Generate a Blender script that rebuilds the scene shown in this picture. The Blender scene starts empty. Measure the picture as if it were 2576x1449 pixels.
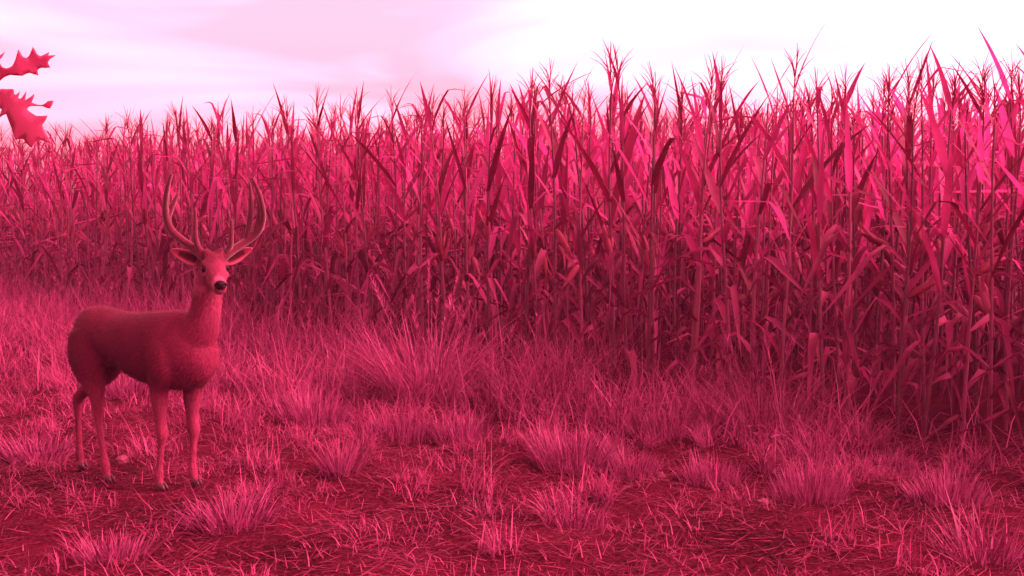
import bpy, bmesh, math, random
import numpy as np
from mathutils import Vector, Matrix

random.seed(11)
RNG = np.random.default_rng(11)
R = math.radians
scene = bpy.context.scene
COL = scene.collection

# ------------------------------------------------------------------ camera
CAM_H, F_PX, PITCH = 1.62, 1150.0, math.atan(89 / 1150.0)
cam = bpy.data.cameras.new('camera')
cam.sensor_width = 36.0
cam.lens = F_PX / 1024.0 * 36.0
cam.clip_start, cam.clip_end = 0.05, 2000.0
camo = bpy.data.objects.new('camera', cam)
COL.objects.link(camo)
camo.location = (0, 0, CAM_H)
camo.rotation_euler = (math.pi / 2 - PITCH, 0, 0)
scene.camera = camo

# ------------------------------------------------------------------ sky (the infrared camera sees the daylight as crimson-pink light)
SUN_AZ, SUN_EL = R(98), R(43)             # to the right of the view
CAST = (1.0, 0.27, 0.365)
world = bpy.data.worlds.new('World')
scene.world = world
world.use_nodes = True
wn, wl = world.node_tree.nodes, world.node_tree.links
wn.clear()
w_out = wn.new('ShaderNodeOutputWorld')
w_bg = wn.new('ShaderNodeBackground')
sky = wn.new('ShaderNodeTexSky')
sky.sky_type = 'NISHITA'
sky.sun_disc = False
sky.sun_elevation = SUN_EL
sky.sun_rotation = SUN_AZ
sky.air_density, sky.dust_density, sky.ozone_density = 1.0, 5.0, 1.0
bw = wn.new('ShaderNodeRGBToBW')
wl.new(sky.outputs['Color'], bw.inputs['Color'])
tc = wn.new('ShaderNodeTexCoord')
mp = wn.new('ShaderNodeMapping')
mp.inputs['Scale'].default_value = (1.3, 1.3, 7.5)
mp.inputs['Location'].default_value = (0.35, 0.0, 0.25)
wl.new(tc.outputs['Generated'], mp.inputs['Vector'])
nz = wn.new('ShaderNodeTexNoise')
nz.inputs['Scale'].default_value = 2.1
nz.inputs['Detail'].default_value = 3.5
nz.inputs['Roughness'].default_value = 0.45
nz.inputs['Distortion'].default_value = 0.6
wl.new(mp.outputs['Vector'], nz.inputs['Vector'])
mr = wn.new('ShaderNodeMapRange')
mr.inputs['From Min'].default_value = 0.36
mr.inputs['From Max'].default_value = 0.62
mr.inputs['To Min'].default_value = 0.64
mr.inputs['To Max'].default_value = 1.12
wl.new(nz.outputs['Fac'], mr.inputs['Value'])
mul = wn.new('ShaderNodeMath'); mul.operation = 'MULTIPLY'
wl.new(bw.outputs['Val'], mul.inputs[0]); wl.new(mr.outputs['Result'], mul.inputs[1])
tint = wn.new('ShaderNodeVectorMath'); tint.operation = 'SCALE'
tint.inputs[0].default_value = CAST
wl.new(mul.outputs[0], tint.inputs['Scale'])
wl.new(tint.outputs['Vector'], w_bg.inputs['Color'])
w_bg.inputs['Strength'].default_value = 0.15
wl.new(w_bg.outputs['Background'], w_out.inputs['Surface'])

sun = bpy.data.lights.new('sun', 'SUN')
sun.energy = 0.5
sun.angle = R(35)
sun.color = (1.0, 0.30, 0.40)
suno = bpy.data.objects.new('sun', sun)
COL.objects.link(suno)
sd = Vector((math.sin(SUN_AZ) * math.cos(SUN_EL), math.cos(SUN_AZ) * math.cos(SUN_EL), math.sin(SUN_EL)))
suno.rotation_euler = sd.to_track_quat('Z', 'Y').to_euler()

vs = scene.view_settings
scene.display_settings.display_device = 'sRGB'
vs.view_transform, vs.look = 'Standard', 'None'
vs.exposure, vs.gamma, vs.use_curve_mapping = 3.45, 1.0, False
scene.cycles.max_bounces = 8
scene.cycles.diffuse_bounces = 6
scene.cycles.transparent_max_bounces = 4
scene.cycles.volume_bounces = 1
scene.cycles.use_denoising = True
scene.render.use_motion_blur = False

# ------------------------------------------------------------------ helpers
def ground_pt(px, py):
    """photo coordinates (2576 wide) -> the point of flat ground seen there"""
    x, y = px * 1024 / 2576.0 - 512, py * 1024 / 2576.0 - 288
    c, s = math.cos(PITCH), math.sin(PITCH)
    d = Vector((x, F_PX * c - y * s, -F_PX * s - y * c))
    t = -CAM_H / d.z
    return d.x * t, d.y * t

def gh(x, y):
    """height of the ground: gentle lumps, flat where the deer stands"""
    x = np.asarray(x, float); y = np.asarray(y, float)
    h = (.022 * np.sin(1.9 * x + .7 * y) + .018 * np.sin(2.7 * y - 1.3 * x + 1.0)
         + .012 * np.sin(5.1 * x + 3.3 * y + 2.0) + .010 * np.sin(7.7 * y - 4.2 * x))
    far = np.clip((np.hypot(x, y) - 3) / 3, 0, 1)
    k = 1 - np.exp(-(((x + 2.15) / .9) ** 2 + ((y - 6.5) / .6) ** 2) * 1.2)
    return h * far * k

def edge_s(x, y):
    """metres out from the corn's edge, towards the camera"""
    return (10.4 - x - y) / math.sqrt(2)

def qmesh(name, V, F, mat=None, smooth=True):
    V = np.ascontiguousarray(V, np.float32); F = np.ascontiguousarray(F, np.int32)
    me = bpy.data.meshes.new(name)
    me.vertices.add(len(V)); me.vertices.foreach_set('co', V.ravel())
    me.loops.add(F.size); me.loops.foreach_set('vertex_index', F.ravel())
    me.polygons.add(len(F))
    me.polygons.foreach_set('loop_start', np.arange(len(F), dtype=np.int32) * 4)
    me.polygons.foreach_set('loop_total', np.full(len(F), 4, np.int32))
    me.polygons.foreach_set('use_smooth', np.full(len(F), smooth))
    me.update(calc_edges=True)
    if mat: me.materials.append(mat)
    return me

def link(name, data, parent=None):
    o = bpy.data.objects.new(name, data)
    COL.objects.link(o)
    if parent is not None: o.parent = parent
    return o

def tag(o, label=None, cat=None, group=None, kind=None):
    if label: o['label'] = label
    if cat: o['category'] = cat
    if group: o['group'] = group
    if kind: o['kind'] = kind
    return o

def cat_parts(parts):
    V, F, n = [], [], 0
    for v, f in parts:
        V.append(v); F.append(np.asarray(f) + n); n += len(v)
    return np.concatenate(V), np.concatenate(F)

def tube(pts, rad, sides=6, cap=True):
    """quad tube along pts"""
    pts = [Vector(p) for p in pts]
    V, F = [], []
    ref = Vector((0.31, 0.12, 0.94)).normalized()
    for i, p in enumerate(pts):
        a = pts[min(i + 1, len(pts) - 1)] - pts[max(i - 1, 0)]
        a.normalize()
        u = a.cross(ref)
        if u.length < .05: u = a.cross(Vector((1, 0, 0)))
        u.normalize(); w = a.cross(u)
        for k in range(sides):
            t = 2 * math.pi * k / sides
            V.append(p + (u * math.cos(t) + w * math.sin(t)) * rad[i])
    for i in range(len(pts) - 1):
        for k in range(sides):
            k2 = (k + 1) % sides
            F.append((i * sides + k, i * sides + k2, (i + 1) * sides + k2, (i + 1) * sides + k))
    return np.array([tuple(v) for v in V]), np.array(F)

def blades(P, h, az, lean, curl, w, rows=4, roll=None):
    """many grass blades at once. lean: angle from vertical at the foot, curl: added towards the tip"""
    n = len(P)
    ts = np.linspace(0, 1, rows)
    pos = np.zeros((n, rows, 3)); pos[:, 0] = P
    dirx, diry = np.cos(az), np.sin(az)
    for i in range(1, rows):
        a = lean + curl * (ts[i] + ts[i - 1]) / 2
        st = h * (ts[i] - ts[i - 1])
        pos[:, i, 0] = pos[:, i - 1, 0] + np.sin(a) * st * dirx
        pos[:, i, 1] = pos[:, i - 1, 1] + np.sin(a) * st * diry
        pos[:, i, 2] = pos[:, i - 1, 2] + np.cos(a) * st
    if roll is None: roll = RNG.uniform(-.9, .9, n)
    sx, sy = -np.sin(az + roll), np.cos(az + roll)
    V = np.zeros((n, rows, 2, 3))
    for i in range(rows):
        wi = w * (.5 * (1 - .88 * ts[i] ** 1.5))
        V[:, i, 0, 0] = pos[:, i, 0] - sx * wi; V[:, i, 0, 1] = pos[:, i, 1] - sy * wi
        V[:, i, 1, 0] = pos[:, i, 0] + sx * wi; V[:, i, 1, 1] = pos[:, i, 1] + sy * wi
        V[:, i, :, 2] = pos[:, i, 2:3]
    V = V.reshape(n * rows * 2, 3)
    base = np.arange(n)[:, None] * rows * 2
    F = []
    for i in range(rows - 1):
        F.append(np.stack([base[:, 0] + 2 * i, base[:, 0] + 2 * i + 1, base[:, 0] + 2 * i + 3, base[:, 0] + 2 * i + 2], 1))
    return V, np.stack(F, 1).reshape(-1, 4)

# ------------------------------------------------------------------ materials
def new_mat(name):
    m = bpy.data.materials.new(name)
    m.use_nodes = True
    m.node_tree.nodes.clear()
    return m, m.node_tree.nodes, m.node_tree.links

def leaf_mat(name, c1, c2, c3, trans=.35, rough=.55, noise_scale=9.0, stretch=(1, 1, 1), spec=.12, bump=0.0):
    """leaf / straw: three colours of the plant itself picked per blade, streaked by noise, with light passing through"""
    m, n, l = new_mat(name)
    out = n.new('ShaderNodeOutputMaterial')
    geo = n.new('ShaderNodeNewGeometry'); oi = n.new('ShaderNodeObjectInfo')
    add = n.new('ShaderNodeMath'); add.operation = 'ADD'
    l.new(geo.outputs['Random Per Island'], add.inputs[0]); l.new(oi.outputs['Random'], add.inputs[1])
    fr = n.new('ShaderNodeMath'); fr.operation = 'FRACT'; l.new(add.outputs[0], fr.inputs[0])
    tcn = n.new('ShaderNodeTexCoord')
    mpn = n.new('ShaderNodeMapping'); mpn.inputs['Scale'].default_value = stretch
    l.new(tcn.outputs['Object'], mpn.inputs['Vector'])
    no = n.new('ShaderNodeTexNoise'); no.inputs['Scale'].default_value = noise_scale
    no.inputs['Detail'].default_value = 4
    l.new(mpn.outputs['Vector'], no.inputs['Vector'])
    mx = n.new('ShaderNodeMath'); mx.operation = 'MULTIPLY_ADD'
    l.new(no.outputs['Fac'], mx.inputs[0]); mx.inputs[1].default_value = .9; mx.inputs[2].default_value = -.45
    ad2 = n.new('ShaderNodeMath'); ad2.operation = 'ADD'; ad2.use_clamp = True
    l.new(fr.outputs[0], ad2.inputs[0]); l.new(mx.outputs[0], ad2.inputs[1])
    cr = n.new('ShaderNodeValToRGB')
    cr.color_ramp.elements[0].color = (*c1, 1); cr.color_ramp.elements[0].position = .08
    cr.color_ramp.elements[1].color = (*c3, 1); cr.color_ramp.elements[1].position = .92
    e = cr.color_ramp.elements.new(.5); e.color = (*c2, 1)
    l.new(ad2.outputs[0], cr.inputs['Fac'])
    pb = n.new('ShaderNodeBsdfPrincipled')
    pb.inputs['Roughness'].default_value = rough
    pb.inputs['Specular IOR Level'].default_value = spec
    l.new(cr.outputs['Color'], pb.inputs['Base Color'])
    if bump:
        bp = n.new('ShaderNodeBump'); bp.inputs['Strength'].default_value = bump; bp.inputs['Distance'].default_value = .004
        l.new(no.outputs['Fac'], bp.inputs['Height']); l.new(bp.outputs['Normal'], pb.inputs['Normal'])
    if trans:
        tr = n.new('ShaderNodeBsdfTranslucent'); l.new(cr.outputs['Color'], tr.inputs['Color'])
        ms = n.new('ShaderNodeMixShader'); ms.inputs['Fac'].default_value = trans
        l.new(pb.outputs[0], ms.inputs[1]); l.new(tr.outputs[0], ms.inputs[2]); l.new(ms.outputs[0], out.inputs['Surface'])
    else:
        l.new(pb.outputs[0], out.inputs['Surface'])
    return m

M = {}
M['corn_leaf'] = leaf_mat('corn_leaf', (.16, .009, .042), (.28, .024, .115), (.39, .045, .195), .58, .5, 3.0, (1, 1, 1))
M['corn_edge_backlit'] = leaf_mat('corn_edge_backlit_leaf', (.065, .003, .013), (.135, .009, .042), (.22, .022, .090), .48, .55, 5.0, (1, 1, 1))  # darker copy of the corn leaf: drying tone plus painted backlit silhouette
M['corn_dry'] = leaf_mat('corn_dry_leaf', (.045, .0028, .012), (.100, .009, .034), (.18, .025, .076), .35, .7, 14.0, (1, 1, .3))
M['corn_stalk'] = leaf_mat('corn_stalk', (.034, .0016, .008), (.070, .006, .024), (.115, .013, .042), 0, .5, 6.0, (1, 1, 1), .3)
M['tassel'] = leaf_mat('corn_tassel', (.14, .007, .028), (.23, .018, .065), (.31, .036, .10), .5, .7, 20.0)
M['husk'] = leaf_mat('corn_husk', (.10, .006, .020), (.16, .018, .05), (.21, .035, .08), .1, .6, 20.0, (1, 1, .15))
M['grass'] = leaf_mat('tall_grass', (.085, .007, .030), (.20, .025, .082), (.32, .060, .155), .40, .55, 2.2)
M['tuft'] = leaf_mat('tuft_grass', (.085, .008, .034), (.175, .025, .080), (.265, .052, .132), .35, .55, 4.0)
M['plume'] = leaf_mat('plumed_grass', (.15, .018, .06), (.26, .042, .12), (.36, .075, .19), .35, .55, 4.0)
M['litter'] = leaf_mat('dry_litter', (.028, .0018, .008), (.078, .006, .023), (.155, .022, .052), .08, .75, 3.0)
M['oak_leaf'] = leaf_mat('oak_leaf', (.25, .030, .085), (.34, .046, .125), (.43, .064, .16), .6, .4, 18.0, (1, 1, 1), .3)
M['bark'] = leaf_mat('oak_bark', (.06, .008, .015), (.09, .015, .03), (.12, .022, .04), 0, .9, 30.0, (1, 1, .25), .1, .8)

def ground_mat():
    m, n, l = new_mat('soil')
    out = n.new('ShaderNodeOutputMaterial'); pb = n.new('ShaderNodeBsdfPrincipled')
    t = n.new('ShaderNodeTexCoord')
    a = n.new('ShaderNodeTexNoise'); a.inputs['Scale'].default_value = 1.4; a.inputs['Detail'].default_value = 6
    b = n.new('ShaderNodeTexNoise'); b.inputs['Scale'].default_value = 38; b.inputs['Detail'].default_value = 5
    l.new(t.outputs['Object'], a.inputs['Vector']); l.new(t.outputs['Object'], b.inputs['Vector'])
    mx = n.new('ShaderNodeMix'); mx.data_type = 'FLOAT'; mx.inputs['Factor'].default_value = .5
    l.new(a.outputs['Fac'], mx.inputs['A']); l.new(b.outputs['Fac'], mx.inputs['B'])
    cr = n.new('ShaderNodeValToRGB')
    cr.color_ramp.elements[0].position = .36; cr.color_ramp.elements[0].color = (.012, .001, .003, 1)
    cr.color_ramp.elements[1].position = .66; cr.color_ramp.elements[1].color = (.055, .004, .013, 1)
    l.new(mx.outputs['Result'], cr.inputs['Fac']); l.new(cr.outputs['Color'], pb.inputs['Base Color'])
    bp = n.new('ShaderNodeBump'); bp.inputs['Strength'].default_value = 1.0; bp.inputs['Distance'].default_value = .03
    l.new(b.outputs['Fac'], bp.inputs['Height']); l.new(bp.outputs['Normal'], pb.inputs['Normal'])
    pb.inputs['Roughness'].default_value = .95; pb.inputs['Specular IOR Level'].default_value = .02
    l.new(pb.outputs[0], out.inputs['Surface'])
    return m
M['soil'] = ground_mat()

def plain_mat(name, col, rough=.6, spec=.4, noise=0, bump=.3, sheen=0.0, scale=120):
    m, n, l = new_mat(name)
    out = n.new('ShaderNodeOutputMaterial'); pb = n.new('ShaderNodeBsdfPrincipled')
    pb.inputs['Roughness'].default_value = rough; pb.inputs['Specular IOR Level'].default_value = spec
    pb.inputs['Sheen Weight'].default_value = sheen
    t = n.new('ShaderNodeTexCoord'); a = n.new('ShaderNodeTexNoise'); a.inputs['Scale'].default_value = scale
    a.inputs['Detail'].default_value = 4
    l.new(t.outputs['Object'], a.inputs['Vector'])
    mx = n.new('ShaderNodeMix'); mx.data_type = 'RGBA'
    mx.inputs['A'].default_value = (*[c * (1 - noise) for c in col], 1)
    mx.inputs['B'].default_value = (*[min(1, c * (1 + noise)) for c in col], 1)
    l.new(a.outputs['Fac'], mx.inputs['Factor']); l.new(mx.outputs['Result'], pb.inputs['Base Color'])
    bp = n.new('ShaderNodeBump'); bp.inputs['Strength'].default_value = bump; bp.inputs['Distance'].default_value = .003
    l.new(a.outputs['Fac'], bp.inputs['Height']); l.new(bp.outputs['Normal'], pb.inputs['Normal'])
    l.new(pb.outputs[0], out.inputs['Surface'])
    return m
M['eye'] = plain_mat('deer_eye', (.003, .001, .0012), .35, .05, .1, 0)
M['nose'] = plain_mat('deer_nose', (.004, .001, .002), .55, .08, .4, .6, 0, 160)
M['hoof'] = plain_mat('deer_hoof', (.035, .004, .011), .5, .4, .4, .3)
M['velvet'] = plain_mat('antler_velvet', (.060, .0045, .016), .95, .03, .45, .9, .30, 150)
M['stone'] = plain_mat('stone', (.085, .013, .034), .85, .2, .35, .8, 0, 30)

def coat_mat():
    m, n, l = new_mat('deer_coat')
    out = n.new('ShaderNodeOutputMaterial'); pb = n.new('ShaderNodeBsdfPrincipled')
    at = n.new('ShaderNodeVertexColor'); at.layer_name = 'coat'
    t = n.new('ShaderNodeTexCoord')
    mp_ = n.new('ShaderNodeMapping'); mp_.inputs['Scale'].default_value = (1.0, 1.0, .35)
    mp_.inputs['Rotation'].default_value = (0, R(35), 0)
    l.new(t.outputs['Object'], mp_.inputs['Vector'])
    a = n.new('ShaderNodeTexNoise'); a.inputs['Scale'].default_value = 150; a.inputs['Detail'].default_value = 3
    b = n.new('ShaderNodeTexNoise'); b.inputs['Scale'].default_value = 11; b.inputs['Detail'].default_value = 4
    l.new(mp_.outputs['Vector'], a.inputs['Vector']); l.new(mp_.outputs['Vector'], b.inputs['Vector'])
    s = n.new('ShaderNodeMath'); s.operation = 'ADD'; l.new(a.outputs['Fac'], s.inputs[0]); l.new(b.outputs['Fac'], s.inputs[1])
    mr_ = n.new('ShaderNodeMapRange'); mr_.inputs['From Min'].default_value = .6; mr_.inputs['From Max'].default_value = 1.4
    mr_.inputs['To Min'].default_value = .72; mr_.inputs['To Max'].default_value = 1.28
    l.new(s.outputs[0], mr_.inputs['Value'])
    v = n.new('ShaderNodeVectorMath'); v.operation = 'SCALE'
    l.new(at.outputs['Color'], v.inputs[0]); l.new(mr_.outputs['Result'], v.inputs['Scale'])
    l.new(v.outputs['Vector'], pb.inputs['Base Color'])
    bp = n.new('ShaderNodeBump'); bp.inputs['Strength'].default_value = .55; bp.inputs['Distance'].default_value = .004
    l.new(a.outputs['Fac'], bp.inputs['Height']); l.new(bp.outputs['Normal'], pb.inputs['Normal'])
    pb.inputs['Roughness'].default_value = .75; pb.inputs['Specular IOR Level'].default_value = .08
    pb.inputs['Sheen Weight'].default_value = .03; pb.inputs['Sheen Roughness'].default_value = .5
    l.new(pb.outputs[0], out.inputs['Surface'])
    return m
M['coat'] = coat_mat()

# ------------------------------------------------------------------ ground
xs = np.concatenate([[-900, -400, -180, -80, -40], np.arange(-20, -5.01, .16), np.arange(-5, 4.01, .05), np.arange(4.15, 12.01, .16), [20, 40, 80, 180, 400, 900]])
ys = np.concatenate([[-900, -400, -150, -60, -20, -8], np.arange(-2, 4.01, .16), np.arange(4.05, 9.51, .05), np.arange(9.6, 24.01, .16), [30, 40, 60, 100, 200, 400, 900]])
gx, gy = np.meshgrid(xs, ys)
fade = np.clip((24 - gy) / 4, 0, 1) * np.clip((gx + 20) / 4, 0, 1) * np.clip((12 - gx) / 3, 0, 1) * np.clip((gy + 2) / 2, 0, 1)
gz = gh(gx, gy) * fade
clod = (np.sin(23 * gx + 5 * np.sin(17 * gy)) * np.sin(29 * gy + 4 * np.sin(19 * gx)) + .7 * np.sin(41 * gx + 37 * gy)) * .006
gz += clod * fade * ((gy > 4) & (gy < 9.5) & (gx > -5) & (gx < 4)) + RNG.normal(0, .003, gz.shape) * fade - .004
nx = len(xs)
ii, jj = np.meshgrid(np.arange(len(ys) - 1), np.arange(nx - 1), indexing='ij')
Fg = np.stack([ii * nx + jj, ii * nx + jj + 1, (ii + 1) * nx + jj + 1, (ii + 1) * nx + jj], -1).reshape(-1, 4)
g = link('ground', qmesh('ground', np.stack([gx, gy, gz], -1).reshape(-1, 3), Fg, M['soil']))
tag(g, 'bare soil track and field ground under the corn and grass', 'ground', kind='structure')

# ------------------------------------------------------------------ corn
def corn_leaf(L, W, a0, bend, kink=None, kink_a=0, twist=0.0, ripple=.12, seg=8, fold=.35, seed=0):
    """one blade leaving the stalk along +x, rising along +z"""
    r = random.Random(seed)
    ph, rf = r.uniform(0, 6.28), r.uniform(9, 15)
    V, F = [], []
    p = Vector((0, 0, 0)); prev = 0
    for i in range(seg + 1):
        t = i / seg
        a = a0 + bend * t ** 1.4
        if kink is not None and t > kink: a = a0 + bend * kink ** 1.4 + kink_a * min(1, (t - kink) / .1)
        if i: p = p + Vector((math.sin(a), 0, math.cos(a))) * (L / seg)
        nrm = Vector((-math.cos(a), 0, math.sin(a)))       # upper side
        side = Vector((0, 1, 0))
        tw = twist * t
        side, nrm = side * math.cos(tw) + nrm * math.sin(tw), nrm * math.cos(tw) - side * math.sin(tw)
        w = W * .5 * (.45 + .55 * min(1, t / .22)) * max(.03, 1 - t ** 1.7)
        up = fold * w * (1 - .5 * t)
        rp = ripple * w * math.sin(rf * t + ph); rq = ripple * w * math.sin(rf * 1.13 * t + ph + 2)
        V += [p - side * w + nrm * (up + rp), p, p + side * w + nrm * (up + rq)]
        if i:
            b = i * 3
            F += [(b - 3, b - 2, b + 1, b), (b - 2, b - 1, b + 2, b + 1)]
    return np.array([tuple(v) for v in V]), np.array(F)

LEAF_UP, LEAF_BENT, LEAF_DRY = [], [], []
for i in range(12):
    LEAF_UP.append(corn_leaf(random.uniform(.68, .98), random.uniform(.050, .074), R(random.uniform(12, 32)), R(random.uniform(0, 24)),
                             twist=random.uniform(-1.2, 1.2), seed=i))
for i in range(10):
    LEAF_BENT.append(corn_leaf(random.uniform(.65, .95), random.uniform(.048, .07), R(random.uniform(18, 38)), R(random.uniform(10, 50)),
                               kink=random.uniform(.3, .7), kink_a=R(random.uniform(45, 115)), twist=random.uniform(-.9, .9), seed=50 + i))
for i in range(10):
    LEAF_DRY.append(corn_leaf(random.uniform(.55, .9), random.uniform(.05, .075), R(random.uniform(25, 55)), R(random.uniform(60, 100)),
                              kink=random.uniform(.12, .4), kink_a=R(random.uniform(60, 110)), twist=random.uniform(-1.8, 1.8), ripple=.35, fold=.8, seed=90 + i))
STALKS, NODE = [], []
for i in range(4):
    H = 2.18
    zs = np.linspace(0, H, 12)
    pts = [(.012 * math.sin(z * 3 + i), .012 * math.cos(z * 2.3 + i * 2), z) for z in zs]
    P2, R2 = [], []
    for k, z in enumerate(zs):
        rr = .0145 * (1 - .62 * z / H)
        P2.append(pts[k]); R2.append(rr * (1.28 if k else 1.0))
        if k < 11:
            m_ = .12
            P2.append(tuple(np.array(pts[k]) * (1 - m_) + np.array(pts[k + 1]) * m_)); R2.append(rr * .95)
    STALKS.append((tube(P2, R2, 6), pts))
TASSELS = []
for i in range(5):
    r = random.Random(300 + i)
    parts = [tube([(0, 0, 0), (0, 0, .13), (r.uniform(-.01, .01), 0, .25), (r.uniform(-.03, .03), r.uniform(-.02, .02), .40)], [.005, .0045, .005, .0015], 4)]
    for k in range(r.randint(7, 11)):
        az, z0 = r.uniform(0, 6.28), r.uniform(.06, .2)
        L, a, c = r.uniform(.15, .26), R(r.uniform(8, 26)), R(r.uniform(0, 60))
        p = [Vector((0, 0, z0))]
        for q in range(4):
            ang = a + c * q / 4
            p.append(p[-1] + Vector((math.cos(az) * math.sin(ang), math.sin(az) * math.sin(ang), math.cos(ang))) * L / 4)
        parts.append(tube(p, [.002, .0034, .0034, .0028, .001], 3))
    TASSELS.append(cat_parts(parts))
EARS = []
for i in range(3):
    r = random.Random(500 + i)
    L = r.uniform(.2, .26)
    ear = tube([(0, 0, 0), (0, 0, L * .12), (0, 0, L * .35), (0, 0, L * .65), (0, 0, L * .88), (0, 0, L)], [.012, .024, .029, .026, .016, .004], 8)
    parts = [ear]
    for k in range(3):
        lf = corn_leaf(L * .9, .028, R(r.uniform(6, 22)), R(20), seed=700 + i * 5 + k, seg=4)
        a = k * 2.1
        rot = np.array([[math.cos(a), -math.sin(a), 0], [math.sin(a), math.cos(a), 0], [0, 0, 1]])
        v = lf[0] @ rot.T; v[:, 2] += L * .45
        parts.append((v + np.array([math.cos(a), math.sin(a), 0]) * .02, lf[1]))
    EARS.append(cat_parts(parts))

ME_UP = [qmesh('leaf', v, f, M['corn_leaf']) for v, f in LEAF_UP]
ME_BENT = [qmesh('leaf', v, f, M['corn_leaf']) for v, f in LEAF_BENT]
ME_UPE = [qmesh('leaf', v, f, M['corn_edge_backlit']) for v, f in LEAF_UP]
ME_BENTE = [qmesh('leaf', v, f, M['corn_edge_backlit']) for v, f in LEAF_BENT]
ME_DRY = [qmesh('leaf', v, f, M['corn_dry']) for v, f in LEAF_DRY]
ME_STALK = [qmesh('stalk', s[0][0], s[0][1], M['corn_stalk']) for s in STALKS]
ME_TASSEL = [qmesh('tassel', v, f, M['tassel']) for v, f in TASSELS]
ME_EAR = [qmesh('ear', v, f, M['husk']) for v, f in EARS]

def corn_layout(r):
    """list of (kind, variant, matrix) for one plant, in plant space"""
    out = []
    si = r.randrange(4)
    pts = STALKS[si][1]
    out.append(('stalk', si, Matrix.Identity(4)))
    plane = r.uniform(0, 6.28)
    for k in range(1, 12):
        p = Vector(pts[k]); z = p.z
        if k == 1 and r.random() < .45: continue
        az = plane + (math.pi if k % 2 else 0) + r.gauss(0, .35)
        u = r.random()
        if z < .85:
            kind = 'dry' if u < .85 else 'bent'
        elif z < 1.35:
            kind = 'dry' if u < .32 else ('bent' if u < .72 else 'up')
        else:
            kind = 'bent' if u < .30 else 'up'
        sc = r.uniform(.82, 1.15) * (1.0 if z < 1.7 else (.84 if z < 1.95 else .66))
        v = r.randrange(12 if kind == 'up' else 10)
        m = Matrix.Translation(p) @ Matrix.Rotation(az, 4, 'Z') @ Matrix.Rotation(r.gauss(0, .10), 4, 'Y') @ Matrix.Diagonal((sc, sc * r.uniform(.85, 1.15), sc, 1))
        out.append((kind, v, m))
    if r.random() < .6:
        k = r.choice((5, 6)); p = Vector(pts[k]); az = plane + (math.pi if k % 2 else 0)
        tilt = r.choice((R(16), R(22), R(140))) if r.random() < .8 else R(60)
        out.append(('ear', r.randrange(3), Matrix.Translation(p) @ Matrix.Rotation(az, 4, 'Z') @ Matrix.Translation((.014, 0, 0)) @ Matrix.Rotation(tilt, 4, 'Y')))
    if r.random() < .93:
        s = r.uniform(.7, 1.08)
        out.append(('tassel', r.randrange(5), Matrix.Translation(Vector(pts[-1]) - Vector((0, 0, .01))) @ Matrix.Rotation(r.uniform(0, 6.28), 4, 'Z') @ Matrix.Rotation(r.gauss(0, .08), 4, 'X') @ Matrix.Scale(s, 4)))
    return out

PART = {'stalk': ('stalk', ME_STALK), 'up': ('leaf', ME_UP), 'bent': ('leaf', ME_BENT), 'dry': ('leaf', ME_DRY), 'ear': ('ear', ME_EAR), 'tassel': ('tassel', ME_TASSEL)}
RAW = {'stalk': [s[0] for s in STALKS], 'up': LEAF_UP, 'bent': LEAF_BENT, 'dry': LEAF_DRY, 'ear': EARS, 'tassel': TASSELS}
MATI = {'stalk': 0, 'up': 1, 'bent': 1, 'dry': 2, 'ear': 3, 'tassel': 4}

SEG = [(-99, -7.0, 'at the far left picture edge'),
       (-7.0, -5.4, 'above and left of the deer'),
       (-5.4, -4.4, 'behind the rump of the deer'),
       (-4.4, -3.4, 'behind the back of the deer'),
       (-3.4, -2.4, 'behind the antlers of the deer'),
       (-2.4, -1.2, 'between the deer and the plumed grass'),
       (-1.2, .2, 'right behind the tall plumed grass'),
       (.2, 1.4, 'right of the tall plumed grass'),
       (1.4, 2.4, 'behind the tangled seedy grass'),
       (2.4, 99, 'in the dark right corner')]
ROWN = ['front', 'second', 'third', 'fourth']
ORD = 'first second third fourth fifth sixth seventh eighth ninth tenth eleventh twelfth thirteenth fourteenth fifteenth sixteenth seventeenth eighteenth nineteenth twentieth'.split()
ORD += ['twenty-' + o for o in ORD[:9]] + ['thirtieth'] + ['thirty-' + o for o in ORD[:9]]
spots, back = [], []
for row in range(0, 15):
    s_in = -.1 - row * .70
    t = -17.0
    while t < 9.5:
        t += RNG.uniform(.17, .34) if row < 4 else RNG.uniform(.15, .27)
        # along the edge direction (1,-1)/sqrt2, inwards (1,1)/sqrt2
        ux = t / math.sqrt(2); dx = -s_in / math.sqrt(2)
        x = ux + dx + RNG.normal(0, .04); y = 10.4 - ux + dx + RNG.normal(0, .05)
        inside = abs(x) < .455 * y + .05
        if row < 4 and inside: spots.append((row, x, y))
        elif row < 8 or t < 4: back.append((row, x, y))
spots.sort(key=lambda q: q[2] + 3.0 * q[0])
back += spots[298:]
spots = spots[:298]
rc = random.Random(77)
spots.sort(key=lambda q: (q[0], q[1] / q[2]))
seen_at = {}
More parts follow.
